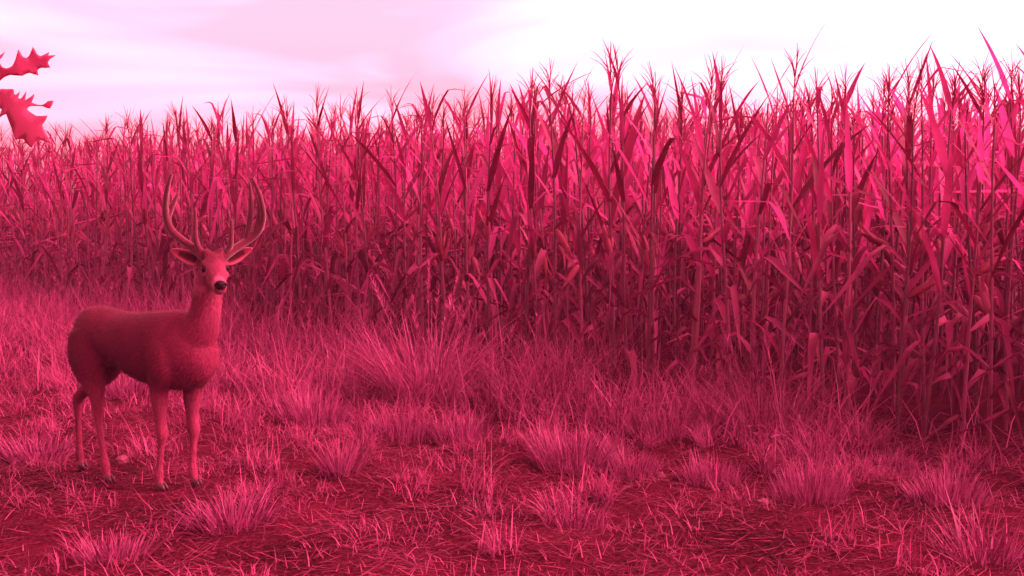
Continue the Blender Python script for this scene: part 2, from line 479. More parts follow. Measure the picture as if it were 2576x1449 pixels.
for row, x, y in spots:
    e = bpy.data.objects.new('corn_plant', None); COL.objects.link(e)
    e.empty_display_size = .1
    sc = min(1.09, max(.93, rc.gauss(1.03, .045)))
    sc = min(1.125, sc + .02 * math.exp(-((x - .2) / 1.6) ** 2) + (.035 if x < 1.5 else .0))
    e.location = (x, y, float(gh(x, y)) - .02)
    e.rotation_euler = (rc.gauss(0, .035), rc.gauss(0, .035), rc.uniform(0, 6.28))
    e.scale = (sc, sc, sc)
    xe = x - row * .5
    where = next(w for a, b, w in SEG if a <= xe < b)
    k_ = seen_at[(row, where)] = seen_at.get((row, where), -1) + 1
    nth = ORD[k_]
    tag(e, f'{ROWN[row]}-row corn plant, {nth} from the left of those {where}', 'corn plant', f'{ROWN[row]} row corn plants')
    for kind, v, m in corn_layout(rc):
        nm, lib = PART[kind]
        if row < 2 and rc.random() < (.88, .6)[row] and kind in ('up', 'bent'): lib = ME_UPE if kind == 'up' else ME_BENTE   # drier edge leaves, with backlit shade put into their colour
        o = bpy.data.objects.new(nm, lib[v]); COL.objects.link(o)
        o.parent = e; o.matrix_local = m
# deeper rows: one mass
bv, bf, bm, nb = [], [], [], 0
rb = random.Random(99)
for row, x, y in back:
    base = Matrix.Translation((x, y, float(gh(x, y)) - .02 if abs(y) < 24 else 0)) @ Matrix.Rotation(rb.gauss(0, .035), 4, 'X') @ Matrix.Rotation(rb.gauss(0, .035), 4, 'Y') @ Matrix.Rotation(rb.uniform(0, 6.28), 4, 'Z') @ Matrix.Scale(min(1.11, rb.gauss(1.06, .035)), 4)
    for kind, v, m in corn_layout(rb):
        if row > 6 and kind == 'dry' and rb.random() < .4: continue
        vv, ff = RAW[kind][v]
        mm = np.array(base @ m)
        bv.append(vv @ mm[:3, :3].T + mm[:3, 3]); bf.append(ff + nb); nb += len(vv)
        bm.append(np.full(len(ff), MATI[kind], np.int32))
me = qmesh('corn_field', np.concatenate(bv), np.concatenate(bf))
for k in ('corn_stalk', 'corn_leaf', 'corn_dry', 'husk', 'tassel'): me.materials.append(M[k])
me.polygons.foreach_set('material_index', np.concatenate(bm))
tag(link('corn_field', me), 'dense mass of corn plants filling the field behind the front rows', 'corn field', kind='stuff')

# ------------------------------------------------------------------ grass and litter
def clump(x, y, s=1.0):
    return (.5 + .25 * np.sin(3.1 * s * x + 1.7 * np.sin(2.3 * s * y)) + .25 * np.sin(2.7 * s * y + 1.9 * np.sin(2.9 * s * x + 1)))

def band_edge(x):
    return np.clip(1.80 - .40 * x, .75, 3.4)

# tall grass verge between the track and the corn
N = 120000
x = RNG.uniform(-11.5, 4.2, N); s = RNG.uniform(-.5, 3.8, N)
y = 10.4 - x - s * math.sqrt(2)
be = band_edge(x) + .35 * (clump(x, y, 1.3) - .5) * 2
keep = (s < be) & (np.abs(x) < .47 * y + .6) & (y > 4.5)
cl = clump(x + .3 * np.sin(5 * y), y + .3 * np.sin(4.3 * x), 2.3) * clump(x, y, 1.0)
dens = np.clip((be - s) / .5, .12, 1) * np.clip(.10 + 2.2 * cl ** 1.3, .10, 1) * np.where(s < .15, .45, 1)
dens *= np.where(x > 2.0, np.clip(1.0 - (x - 2.0) / .7, .08, 1), 1)
dens *= np.clip(13.0 / y, .5, 1)
keep &= RNG.random(N) < dens
x, y, s, be = x[keep], y[keep], s[keep], be[keep]
n = len(x)
h = (.12 + .50 * np.sqrt(cl[keep]) + .14 * np.clip(1 - s / 1.2, 0, 1)) * RNG.uniform(.30, 1.35, n) ** 1.2 * np.clip((be - s) / .6 + .35, .35, 1)
vergeV, vergeF = blades(np.stack([x, y, gh(x, y) - .01], 1), h, RNG.uniform(0, 6.28, n), np.abs(RNG.normal(.22, .22, n)), RNG.uniform(.1, 2.0, n), RNG.uniform(.005, .011, n))
tag(link('grass_verge', qmesh('grass_verge', vergeV, vergeF, M['grass'])), 'unmown pale grass growing along the foot of the corn', 'grass', kind='stuff')
print('verge blades', n)

# short growth and dead litter on the track
N = 110000
x = RNG.uniform(-8.5, 4.2, N); y = RNG.uniform(3.6, 15, N)
keep = (np.abs(x) < .47 * y + .5) & (edge_s(x, y) > -.6) & (RNG.random(N) < np.clip(7.5 / y, .2, 1) ** 2 * (.35 + .65 * clump(x, y, 2.1)))
x, y = x[keep], y[keep]; n = len(x)
z = gh(x, y) + RNG.uniform(.002, .022, n)
az = RNG.normal(0, .7, n) + np.where(RNG.random(n) < .5, 0, math.pi)
V, F = blades(np.stack([x, y, z], 1), RNG.uniform(.04, .20, n) * RNG.uniform(.6, 1.2, n), az, RNG.normal(1.46, .18, n), RNG.normal(.05, .25, n), RNG.uniform(.003, .008, n), rows=3)
V[:, 2] = np.maximum(V[:, 2], np.asarray(gh(V[:, 0], V[:, 1])) + .002)
tag(link('straw_litter', qmesh('straw_litter', V, F, M['litter'])), 'flattened dead straw and clippings covering the bare track', 'litter', kind='stuff')
print('litter', n)
N = 90000
x = RNG.uniform(-8.5, 4.2, N); y = RNG.uniform(3.6, 13, N)
patch = clump(x + .7, y, 1.7) * clump(x, y + .4, 3.3)
keep = (np.abs(x) < .47 * y + .5) & (edge_s(x, y) > .2) & (RNG.random(N) < np.clip(7.5 / y, .2, 1) ** 2 * np.clip(patch * 2.2 - .15, .08, .95))
x, y = x[keep], y[keep]; n = len(x)
V, F = blades(np.stack([x, y, gh(x, y) - .005], 1), RNG.uniform(.03, .12, n) * (.6 + patch[keep] * 1.2), RNG.uniform(0, 6.28, n), np.abs(RNG.normal(.6, .35, n)), RNG.uniform(0, 1.2, n), RNG.uniform(.003, .007, n), rows=3)
tag(link('short_grass', qmesh('short_grass', V, F, M['grass'])), 'thin short grass sprouting through the litter on the track', 'grass', kind='stuff')
print('short', n)

# loose bunches scattered at the verge's edge and over the track, merging into the growth around them
def bunches():
    rg = np.random.default_rng(5); P, H, A, Le, Cu, W = [], [], [], [], [], []
    while len(P) < 170:
        x0, y0 = rg.uniform(-5, 3.6), rg.uniform(4.6, 11)
        if abs(x0) > .47 * y0 + .2: continue
        s0 = edge_s(x0, y0); b0 = float(band_edge(x0))
        near = math.exp(-abs(s0 - b0) / .55)
        if s0 < .3 or rg.random() > near + .07: continue
        if (x0 + 2.2) ** 2 / .6 + (y0 - 6.5) ** 2 / .16 < 1: continue
        n_ = int(rg.uniform(25, 130)); rad = rg.uniform(.05, .18); hg = rg.uniform(.08, .27)
        el = rg.uniform(.4, 1.0); ph = rg.uniform(0, 3.14); wind = rg.uniform(0, 6.28)
        r_ = rad * np.sqrt(rg.random(n_)); t_ = rg.uniform(0, 6.28, n_)
        bx, by = r_ * np.cos(t_), r_ * np.sin(t_) * el
        bx, by = bx * math.cos(ph) - by * math.sin(ph), bx * math.sin(ph) + by * math.cos(ph)
        P.append(np.stack([x0 + bx, y0 + by, gh(x0 + bx, y0 + by) - .01], 1))
        H.append(hg * rg.uniform(.25, 1.3, n_)); A.append(np.where(rg.random(n_) < .3, wind + rg.normal(0, .5, n_), rg.uniform(0, 6.28, n_)))
        Le.append(np.abs(rg.normal(.25, .3, n_))); Cu.append(rg.uniform(0, 1.8, n_)); W.append(rg.uniform(.003, .010, n_))
    return blades(*[np.concatenate(q) for q in (P, H, A, Le, Cu, W)], rows=4)
tag(link('loose_grass', qmesh('loose_grass', *bunches(), M['grass'])), 'loose uneven wisps of grass scattered over the edge of the track', 'grass', kind='stuff')

def seed_head(r, base, az, lean, length, panicle):
    """stem with a bristly plume"""
    p = [Vector(base)]
    a = lean
    for k in range(6):
        a += r.uniform(.0, .07)
        p.append(p[-1] + Vector((math.cos(az) * math.sin(a), math.sin(az) * math.sin(a), math.cos(a))) * length / 6)
    parts = [tube(p, [.0045, .0043, .004, .0038, .0034, .003, .0022], 3)]
    rg = np.random.default_rng(r.randrange(99999))
    tt = 4.0 + 2.0 * np.linspace(0, .98, panicle); ii_ = tt.astype(int)
    pa = np.array([tuple(q) for q in p]); c = pa[ii_] + (pa[ii_ + 1] - pa[ii_]) * (tt - ii_)[:, None]
    parts.append(blades(c, (.085 - .045 * (tt - 4) / 2) * rg.uniform(.7, 1.3, panicle), rg.uniform(0, 6.28, panicle), rg.uniform(.2, .8, panicle), rg.uniform(-.2, .4, panicle), rg.uniform(.007, .012, panicle), rows=3))
    return cat_parts(parts)

def grass_tuft(px, py, rad, hgt, n, label, spread=.55, curl=.8, w=(.005, .010), heads=0, headlen=.8, seed=0, mat='tuft', lean0=.05):
    rg = np.random.default_rng(1000 + seed); r = random.Random(seed)
    X, Y = ground_pt(px, py)
    rr = rad * np.sqrt(rg.random(n)); th = rg.uniform(0, 6.28, n)
    bx, by = rr * np.cos(th), rr * np.sin(th)
    lean = lean0 + spread * (rr / rad) ** 1.2 * rg.uniform(.5, 1.3, n) + np.abs(rg.normal(0, .12, n))
    hh = hgt * rg.uniform(.30, 1.2, n) * (1 - .15 * rr / rad) * (.8 + .3 * np.sin(2 * th + seed) * (rr / rad))
    z0 = float(gh(X, Y))
    P = np.stack([bx, by, gh(X + bx, Y + by) - z0 - .012], 1)
    parts = [blades(P, hh, th + rg.normal(0, .5, n), lean, rg.uniform(.0, curl, n), rg.uniform(*w, n), rows=5)]
    for k in range(heads):
        a = r.uniform(0, 6.28); q = rad * .5 * r.random()
        parts.append(seed_head(r, (q * math.cos(a), q * math.sin(a), 0), a, r.uniform(.04, .3), headlen * r.uniform(.7, 1.1), 46))
    V, F = cat_parts(parts)
    o = link('grass_tuft', qmesh('grass_tuft', V, F, M[mat]))
    o.location = (X, Y, z0)
    return tag(o, label, 'grass tuft', 'grass tufts on the track and verge')

# lone seeded stems standing out of the verge
rs_ = random.Random(31); stems = []
while len(stems) < 85:
    x0 = rs_.uniform(-7.5, 2.6); s0 = rs_.uniform(.1, 1.6); y0 = 10.4 - x0 - s0 * math.sqrt(2)
    if abs(x0) > .46 * y0 or s0 > float(band_edge(x0)) - .2: continue
    V_, F_ = seed_head(rs_, (0, 0, 0), rs_.uniform(0, 6.28), rs_.uniform(.03, .45), rs_.uniform(.35, .8), rs_.choice((0, 12, 24)) or 3)
    stems.append((V_ + np.array([x0, y0, float(gh(x0, y0)) - .01]), F_))
tag(link('seeded_stems', qmesh('seeded_stems', *cat_parts(stems), M['tuft'])), 'thin seeded grass stems standing up out of the verge', 'grass', kind='stuff')

TUFTS = [
 (585, 1318, .20, .26, 420, 'spiky pale grass tuft beside the front hooves of the deer', dict(spread=.95, curl=.5, w=(.005, .009))),
 (860, 1195, .11, .34, 210, 'tall narrow grass tuft right of the deer, long upright blades', dict(spread=.5, curl=.5)),
 (1435, 1170, .22, .29, 620, 'largest round pale grass tuft at the middle of the track edge', dict(spread=.45, curl=.5)),
 (1585, 1185, .15, .24, 300, 'round grass tuft touching the right side of the largest tuft', dict(spread=.5, curl=.5)),
 (1785, 1205, .17, .20, 380, 'short brushy grass tuft left of the bright upright tuft', dict(spread=.35, curl=.4)),
 (2040, 1262, .19, .28, 480, 'bright upright bristly grass tuft in the right foreground', dict(spread=.35, curl=.3, w=(.004, .009))),
 (2385, 1275, .20, .22, 460, 'wide brushy grass tuft below the dark corn corner', dict(spread=.5, curl=.5)),
 (92, 1135, .20, .22, 420, 'low fan of grass at the left edge behind the deer', dict(spread=.7, curl=.6)),
 (285, 1395, .16, .20, 260, 'short fuzzy grass tuft in the bottom left foreground', dict(spread=.6, curl=.6)),
 (1450, 1300, .16, .24, 130, 'thin sparse grass tuft below the largest round tuft', dict(spread=.5, curl=.7)),
 (1225, 1285, .08, .13, 60, 'tiny pale star-shaped grass tuft on the bare track', dict(spread=1.0, curl=.4)),
 (2480, 1400, .20, .30, 190, 'long-bladed grass tuft in the bottom right corner', dict(spread=.6, curl=.5, w=(.006, .011))),
 (625, 1165, .12, .15, 140, 'small wispy grass tuft right of the front legs of the deer', dict(spread=.8, curl=.7)),
 (1078, 1000, .34, 1.0, 520, 'tall plumed grass clump with seed heads in front of the corn', dict(spread=.5, curl=1.2, heads=9, headlen=1.12, w=(.008, .016), mat='plume')),
 (1915, 1085, .36, .55, 620, 'tangled seedy grass clump at right before the corn', dict(spread=.45, curl=1.0, heads=7, headlen=.72)),
 (2165, 1105, .16, .36, 150, 'leaning stemmy grass clump left of the dark corn corner', dict(spread=.5, curl=.8, heads=4, headlen=.62)),
 (790, 1060, .30, .32, 620, 'broad feathery grass clump right of the chest of the deer', dict(spread=.35, curl=.7)),
 (1010, 1085, .24, .27, 420, 'upright grass clump below the tall plumed grass', dict(spread=.3, curl=.5)),
 (1165, 1095, .20, .25, 320, 'leaning grass clump right below the tall plumed grass', dict(spread=.4, curl=.6)),
 (1690, 1105, .30, .30, 480, 'loose grass clump left of the tangled seedy grass', dict(spread=.4, curl=.8)),
 (2235, 1165, .18, .16, 260, 'low matted grass tuft between the seedy grass and dark corner', dict(spread=.8, curl=.8)),
 (310, 985, .26, .26, 360, 'grass clump seen under the belly of the deer', dict(spread=.5, curl=.8)),
 (560, 985, .26, .30, 380, 'grass clump just right of the front legs, before the corn', dict(spread=.5, curl=.8)),
]
for i, (px, py, rad, hg, nn, lab, kw) in enumerate(TUFTS):
    grass_tuft(px, py, rad, hg, nn, lab, seed=i, **kw)

# stones
def stone(px, py, sx, sy, sz, seed, label):
    bm_ = bmesh.new(); bmesh.ops.create_icosphere(bm_, subdivisions=2, radius=1.0)
    r = random.Random(seed); o1, o2, o3 = [r.uniform(0, 6) for _ in range(3)]
    for v in bm_.verts:
        c = v.co.copy()
        k = 1 + .16 * math.sin(3 * c.x + o1) + .14 * math.sin(3.4 * c.y + o2) + .12 * math.sin(4 * c.z + o3)
        v.co = Vector((c.x * sx * k, c.y * sy * k, (c.z * k + .35) * sz))
    me_ = bpy.data.meshes.new('stone'); bm_.to_mesh(me_); bm_.free(); me_.materials.append(M['stone'])
    for p_ in me_.polygons: p_.use_smooth = False
    o = link('stone', me_); X, Y = ground_pt(px, py); o.location = (X, Y, float(gh(X, Y)))
    tag(o, label, 'stone', 'stones on the track')
stone(305, 1163, .05, .045, .028, 1, 'flat pale stone between the legs of the deer')
stone(1918, 1282, .03, .03, .028, 2, 'small round pale stone left of the bright upright tuft')
stone(1660, 1192, .04, .03, .025, 3, 'pale lumpy stone left of the short brushy tuft')
stone(425, 1140, .03, .02, .012, 4, 'thin light pebble between the front and hind legs')

# broad-leaved weed near the seedy clump
def weed(px, py, label, seed):
    r = random.Random(seed); X, Y = ground_pt(px, py)
    e = link('broadleaf_weed', None); e.location = (X, Y, float(gh(X, Y)))
    v, f = tube([(0, 0, -.02), (.01, 0, .05), (.0, .01, .11)], [.004, .003, .002], 5)
    link('stem', qmesh('stem', v, f, M['corn_stalk']), e)
    for k in range(6):
        L = r.uniform(.05, .085)
        V, F = [], []
        for i in range(6):
            t = i / 5; w = L * .42 * math.sin(math.pi * min(.97, t * .92 + .06)) ** .8
            V += [(t * L, -w, .25 * w - .02 * t * t), (t * L, 0, -.02 * t * t), (t * L, w, .25 * w - .02 * t * t)]
            if i:
                b = i * 3; F += [(b - 3, b - 2, b + 1, b), (b - 2, b - 1, b + 2, b + 1)]
        o = link('leaf', qmesh('leaf', np.array(V), np.array(F), M['tuft']), e)
        o.location = (0, 0, .03 + .014 * k); o.rotation_euler = (0, R(r.uniform(-35, 15)), k * 2.4)
    tag(e, label, 'weed', 'broad-leaved weeds')
weed(1895, 1120, 'small broad-leaved weed in front of the tangled seedy grass', 1)
weed(1965, 1128, 'round-leaved weed just right of the small broad-leaved weed', 2)

# ------------------------------------------------------------------ deer
D_ORG, D_YAW = Vector((-1.855, 6.335, 0)), R(-28)
deer = link('deer', None); deer.location = D_ORG; deer.rotation_euler = (0, 0, D_YAW)
tag(deer, 'buck deer with tall velvet antlers standing on the track, head turned to the camera', 'deer')

def loft(bm_, secs, n=20):
    """closed tube through (centre, axis_u, axis_v) sections"""
    rings = []
    for c, u, v in secs:
        c, u, v = Vector(c), Vector(u), Vector(v)
        rings.append([bm_.verts.new(c + u * math.cos(2 * math.pi * k / n) + v * math.sin(2 * math.pi * k / n)) for k in range(n)])
    for a, b in zip(rings, rings[1:]):
        for k in range(n):
            bm_.faces.new((a[k], a[(k + 1) % n], b[(k + 1) % n], b[k]))
    bm_.faces.new(rings[0][::-1]); bm_.faces.new(rings[-1])

def limb(bm_, joints, n=14):
    """joints: (x,y,z,r_fore_aft,r_side); resampled smoothly"""
    J = np.array(joints, float); m = len(J)
    out = []
    for i in range(m - 1):
        p0, p1, p2, p3 = J[max(i - 1, 0)], J[i], J[i + 1], J[min(i + 2, m - 1)]
        for t in (0, .25, .5, .75):
            out.append(.5 * ((2 * p1) + (-p0 + p2) * t + (2 * p0 - 5 * p1 + 4 * p2 - p3) * t * t + (-p0 + 3 * p1 - 3 * p2 + p3) * t ** 3))
    out.append(J[-1])
    secs = []
    for i, q in enumerate(out):
        d = Vector(out[min(i + 1, len(out) - 1)][:3] - out[max(i - 1, 0)][:3]).normalized()
        s = Vector((0, 1, 0)); u = s.cross(d).normalized(); s = d.cross(u).normalized()
        secs.append((q[:3], u * max(.004, q[3]), s * max(.004, q[4])))
    loft(bm_, secs, n)

bm = bmesh.new()
X3 = Vector((1, 0, 0)); Y3 = Vector((0, 1, 0)); Z3 = Vector((0, 0, 1))
def smooth_secs(S, step=3):
    J = np.array(S, float); m = len(J); out = []
    for i in range(m - 1):
        p0, p1, p2, p3 = J[max(i - 1, 0)], J[i], J[i + 1], J[min(i + 2, m - 1)]
        for k in range(step):
            t = k / step
            out.append(.5 * ((2 * p1) + (-p0 + p2) * t + (2 * p0 - 5 * p1 + 4 * p2 - p3) * t * t + (-p0 + 3 * p1 - 3 * p2 + p3) * t ** 3))
    out.append(J[-1]); return out
torso = [(-.875, .845, .03, .03), (-.85, .835, .10, .075), (-.78, .835, .155, .125), (-.67, .830, .174, .152), (-.55, .828, .164, .152),
         (-.40, .812, .166, .160), (-.25, .790, .195, .170), (-.10, .785, .213, .164), (.03, .785, .222, .148), (.11, .783, .205, .132),
         (.19, .755, .140, .104), (.235, .745, .085, .070), (.255, .745, .03, .03)]
torso = [((-.3 + (q[0] + .3) * .78) if q[0] < -.3 else q[0], *q[1:]) for q in torso]
loft(bm, [((x_, 0, z_), Y3 * max(.01, w_), Z3 * max(.01, h_)) for x_, z_, h_, w_ in smooth_secs(torso)], 24)
# neck: x, y, z, fore-aft radius, side radius, tilt of the ring
neck = [(.06, 0, .80, .165, .118), (.150, 0, .895, .118, .102), (.202, -.003, .98, .090, .084), (.224, -.006, 1.05, .082, .076),
        (.238, -.008, 1.12, .080, .073), (.252, -.006, 1.19, .075, .068), (.262, -.004, 1.26, .066, .060)]
nd = Vector((.5, 0, .866))
secs = []
ns = smooth_secs(neck)
for i, q in enumerate(ns):
    d = Vector(ns[min(i + 1, len(ns) - 1)][:3] - ns[max(i - 1, 0)][:3]).normalized()
    u = Y3.cross(d).normalized()
    secs.append((q[:3], u * q[3], Y3 * q[4]))
loft(bm, secs, 22)
# shoulders, haunches
for sgn, dx in ((1, .05), (-1, -.03)):
    limb(bm, [(dx - .02, sgn * .085, .90, .06, .035), (dx + .0, sgn * .112, .80, .095, .060), (dx + .02, sgn * .112, .70, .090, .060), (dx - .01, sgn * .10, .60, .06, .045)])
# front legs
limb(bm, [(-.02, -.098, .70, .085, .055), (-.048, -.097, .60, .062, .048), (-.052, -.094, .50, .047, .040), (-.050, -.089, .40, .033, .030),
          (-.045, -.086, .325, .036, .034), (-.055, -.084, .265, .0215, .021), (-.072, -.081, .16, .0185, .0185), (-.086, -.080, .095, .028, .026), (-.080, -.080, .055, .022, .022), (-.070, -.080, .03, .021, .022)])
limb(bm, [(.05, .098, .70, .085, .055), (.020, .098, .60, .068, .053), (.010, .095, .50, .053, .047), (.014, .089, .40, .037, .034),
          (.024, .086, .325, .037, .035), (.022, .084, .265, .0225, .022), (.018, .081, .16, .0195, .0195), (.016, .080, .095, .029, .027), (.024, .080, .055, .022, .022), (.034, .080, .03, .021, .022)])
# hind legs
limb(bm, [(-.615, -.085, .87, .11, .072), (-.60, -.098, .76, .132, .080), (-.575, -.104, .655, .112, .072), (-.540, -.102, .56, .070, .052), (-.535, -.096, .48, .042, .036),
          (-.537, -.091, .428, .037, .030), (-.532, -.089, .36, .0235, .023), (-.518, -.088, .25, .0200, .0195), (-.500, -.086, .15, .0190, .0190), (-.492, -.086, .095, .029, .026), (-.484, -.086, .055, .022, .022), (-.474, -.086, .03, .021, .022)])
limb(bm, [(-.615, .085, .87, .11, .072), (-.615, .098, .76, .130, .078), (-.66, .102, .65, .105, .068), (-.745, .102, .555, .064, .048), (-.855, .101, .475, .038, .034),
          (-.912, .100, .420, .036, .030), (-.914, .097, .35, .023, .022), (-.906, .093, .24, .0195, .019), (-.896, .086, .14, .0185, .0185), (-.894, .084, .09, .028, .026), (-.888, .083, .055, .022, .022), (-.880, .083, .03, .021, .022)])
# tail
limb(bm, [(-.71, 0, .94, .03, .03), (-.755, 0, .895, .03, .036), (-.772, 0, .82, .025, .04), (-.77, 0, .74, .02, .034), (-.76, 0, .685, .008, .012)])
# head
H_O = Vector((.341, -.062, 1.242)); H_YAW, H_PITCH = R(-40), R(4)
HM = Matrix.Translation(H_O) @ Matrix.Rotation(H_YAW, 4, 'Z') @ Matrix.Rotation(H_PITCH, 4, 'Y') @ Matrix.Scale(1.07, 4)
head = [(-.135, -.015, .03, .03), (-.12, -.012, .065, .052), (-.085, -.002, .080, .064), (-.045, .002, .082, .067), (0, -.008, .078, .062),
        (.035, -.022, .068, .053), (.075, -.037, .055, .044), (.115, -.050, .046, .038), (.15, -.058, .042, .036), (.178, -.062, .036, .033), (.194, -.062, .024, .024), (.200, -.062, .008, .008)]
Rm = HM.to_3x3()
loft(bm, [(HM @ Vector((x_, 0, z_)), Rm @ (Y3 * max(.006, w_)), Rm @ (Z3 * max(.006, h_))) for x_, z_, h_, w_ in smooth_secs(head)], 22)
def blob(c, r):
    mt = HM @ Matrix.Translation(c) @ Matrix.Diagonal((*r, 1))
    bmesh.ops.create_icosphere(bm, subdivisions=2, radius=1, matrix=mt)
for s in (1, -1):
    blob((-.012, s * .047, .030), (.030, .022, .018))       # brow
    blob((.005, s * .046, -.022), (.045, .022, .020))       # cheek bone
    blob((-.055, s * .034, .072), (.028, .026, .035))       # antler pedestal
    blob((-.095, s * .055, .030), (.028, .025, .028))       # ear base
blob((-.03, 0, -.06), (.075, .045, .035))                   # jaw
blob((.145, 0, -.088), (.032, .026, .016))                  # chin
bmesh.ops.recalc_face_normals(bm, faces=bm.faces)
tmp = bpy.data.meshes.new('tmp'); bm.to_mesh(tmp); bm.free()
to = link('tmp', tmp)
md = to.modifiers.new('r', 'REMESH'); md.mode = 'VOXEL'; md.voxel_size = .0075
dg = bpy.context.evaluated_depsgraph_get(); dg.update()
body_me = bpy.data.meshes.new_from_object(to.evaluated_get(dg))
bpy.data.objects.remove(to)
body_me.name = 'body'
nv = len(body_me.vertices)
co = np.zeros(nv * 3, np.float32); body_me.vertices.foreach_get('co', co); co = co.reshape(-1, 3)
ed_ = np.zeros(len(body_me.edges) * 2, np.int32); body_me.edges.foreach_get('vertices', ed_); ed_ = ed_.reshape(-1, 2)
deg = np.bincount(ed_.ravel(), minlength=nv).astype(float)[:, None]
def sstep(a, b, v): t = np.clip((v - a) / (b - a), 0, 1); return t * t * (3 - 2 * t)
HI0 = np.array(HM.inverted()); hcx = co @ HI0[:3, :3].T + HI0[:3, 3]
wsm = sstep(.50, .66, co[:, 2]) * (1 - sstep(-.10, -.04, hcx[:, 0]) * (co[:, 2] > 1.10))
wsm = wsm[:, None]
p_ = co.astype(float)
for it in range(18):
    acc = np.zeros_like(p_)
    for k in range(3):
        acc[:, k] = np.bincount(ed_[:, 0], p_[ed_[:, 1], k], nv) + np.bincount(ed_[:, 1], p_[ed_[:, 0], k], nv)
    lap = acc / deg - p_
    p_ += lap * .5 * (wsm if it >= 5 else 1.0)
co = p_.astype(np.float32)
body_me.vertices.foreach_set('co', co.ravel()); body_me.update()
# coat pattern of the animal, by place on its body
def ss(a, b, v): t = np.clip((v - a) / (b - a), 0, 1); return t * t * (3 - 2 * t)
xb, yb, zb = co[:, 0], co[:, 1], co[:, 2]
dark = np.array([.050, .0030, .012]); mid = np.array([.098, .008, .029]); pale = np.array([.155, .022, .054]); white = np.array([.22, .046, .088])
wgt_mid = np.maximum(1 - ss(.50, .66, zb), ss(-.10, .16, xb + .35 * (zb - .8)))        # legs, shoulder front, neck
colr = dark[None] * (1 - wgt_mid[:, None]) + mid[None] * wgt_mid[:, None]
def mixc(w, c):
    global colr
    colr = colr * (1 - w[:, None]) + c[None] * w[:, None]
mixc(ss(.60, .50, zb) * .5, pale)                                    # lower legs
mixc(ss(.30, .36, xb + .12 * 0) * ss(.9, 1.05, zb) * .35, pale)
neck_front = ss(.20, .30, xb - .25 * (zb - 1.0)) * ss(.85, 1.05, zb)
mixc(neck_front * .9, pale)
belly = ss(.64, .60, zb) * ss(.10, .0, np.abs(yb)) * ss(.05, -.1, xb) * ss(-.8, -.6, xb)
mixc(belly * .6, pale)
HI = np.array(HM.inverted())
hc = co @ HI[:3, :3].T + HI[:3, 3]
hx, hy, hz = hc[:, 0], hc[:, 1], hc[:, 2]
inhead = ss(-.15, -.06, hx) * ss(-.16, -.08, hz) * (zb > 1.02)
mixc(inhead * .9, np.array([.118, .015, .039]))
for s in (1, -1):
    d = np.sqrt((hx - .012) ** 2 + (hy - s * .058) ** 2 + ((hz - .006) * 1.1) ** 2)
    mixc(inhead * ss(.040, .024, d) * .55, white)
    mixc(inhead * ss(.028, .020, d) * .95, np.array([.018, .002, .004]))
mixc(inhead * ss(.125, .14, hx) * ss(.185, .17, hx) * .55, white)       # muzzle ring
mixc(inhead * ss(-.075, -.09, hz) * .7, white)                          # chin and throat
mixc(inhead * ss(.015, .05, hz) * ss(.05, .0, hx) * .75, dark)
mixc(inhead * ss(.035, .01, np.abs(hy)) * ss(.14, .10, hx) * ss(-.02, .0, hz + hx * .25) * .5, dark)          # dark crown
tail_w = (xb < -.76) & (zb < .86)
mixc(tail_w.astype(float) * .5, dark)
rump = ss(-.68, -.74, xb) * ss(.84, .78, zb) * ss(.45, .55, zb)
mixc(rump * .3, pale)
at = body_me.color_attributes.new('coat', 'FLOAT_COLOR', 'POINT')
at.data.foreach_set('color', np.concatenate([colr, np.ones((nv, 1))], 1).astype(np.float32).ravel())
body_me.materials.clear(); body_me.materials.append(M['coat'])
for p_ in body_me.polygons: p_.use_smooth = True
link('body', body_me, deer)
# short coat hair lying back along the body
tri = np.zeros(len(body_me.polygons) * 3); body_me.polygons.foreach_get('center', tri); cen = tri.reshape(-1, 3)
body_me.polygons.foreach_get('normal', tri); nor = tri.reshape(-1, 3).copy()
body_me.polygons.foreach_get('center', tri); cen = tri.reshape(-1, 3).copy()
lv = np.zeros(len(body_me.polygons), np.int32); body_me.polygons.foreach_get('loop_start', lv)
lvi = np.zeros(len(body_me.loops), np.int32); body_me.loops.foreach_get('vertex_index', lvi)
pc = colr[lvi[lv]]
NH = 52000
pick = RNG.integers(0, len(cen), NH)
hcp = cen @ HI[:3, :3].T + HI[:3, 3]
on_face = (hcp[:, 0] > .13) & (cen[:, 2] > 1.08)
pick = pick[~on_face[pick]]; NH = len(pick)
P, Nn, Cc = cen[pick] + RNG.normal(0, .003, (NH, 3)), nor[pick], pc[pick]
flow = np.stack([np.full(NH, -.75), np.zeros(NH), np.full(NH, -.55)], 1)
flow[P[:, 2] < .58] = (-.1, 0, -1)
flow[P[:, 2] > 1.0] = (-.25, 0, -1)
flow += RNG.normal(0, .22, (NH, 3))
flow -= Nn * (flow * Nn).sum(1, keepdims=True)
flow /= np.linalg.norm(flow, axis=1, keepdims=True) + 1e-6
sid = np.cross(Nn, flow)
L = (RNG.uniform(.012, .024, NH) * np.where(P[:, 2] < .5, .6, 1.0) * np.where(P[:, 2] > 1.15, .5, 1.0))[:, None]
wd = RNG.uniform(.0009, .0018, NH)[:, None]
rows_ = []
for t_, k_ in ((0, 1.0), (.55, .8), (1.0, .15)):
    c_ = P - Nn * .001 + flow * L * t_ + Nn * L * (.34 * t_ - .10 * t_ * t_)
    rows_ += [c_ - sid * wd * k_, c_ + sid * wd * k_]
FV = np.stack(rows_, 1).reshape(-1, 3)
b0 = np.arange(NH)[:, None] * 6
FF = np.concatenate([b0 + np.array([0, 1, 3, 2]), b0 + np.array([2, 3, 5, 4])])
fur_me = qmesh('coat_hair', FV, FF, M['coat'])
fc = np.repeat(Cc * RNG.uniform(.62, 1.5, NH)[:, None], 6, 0)
fa = fur_me.color_attributes.new('coat', 'FLOAT_COLOR', 'POINT')
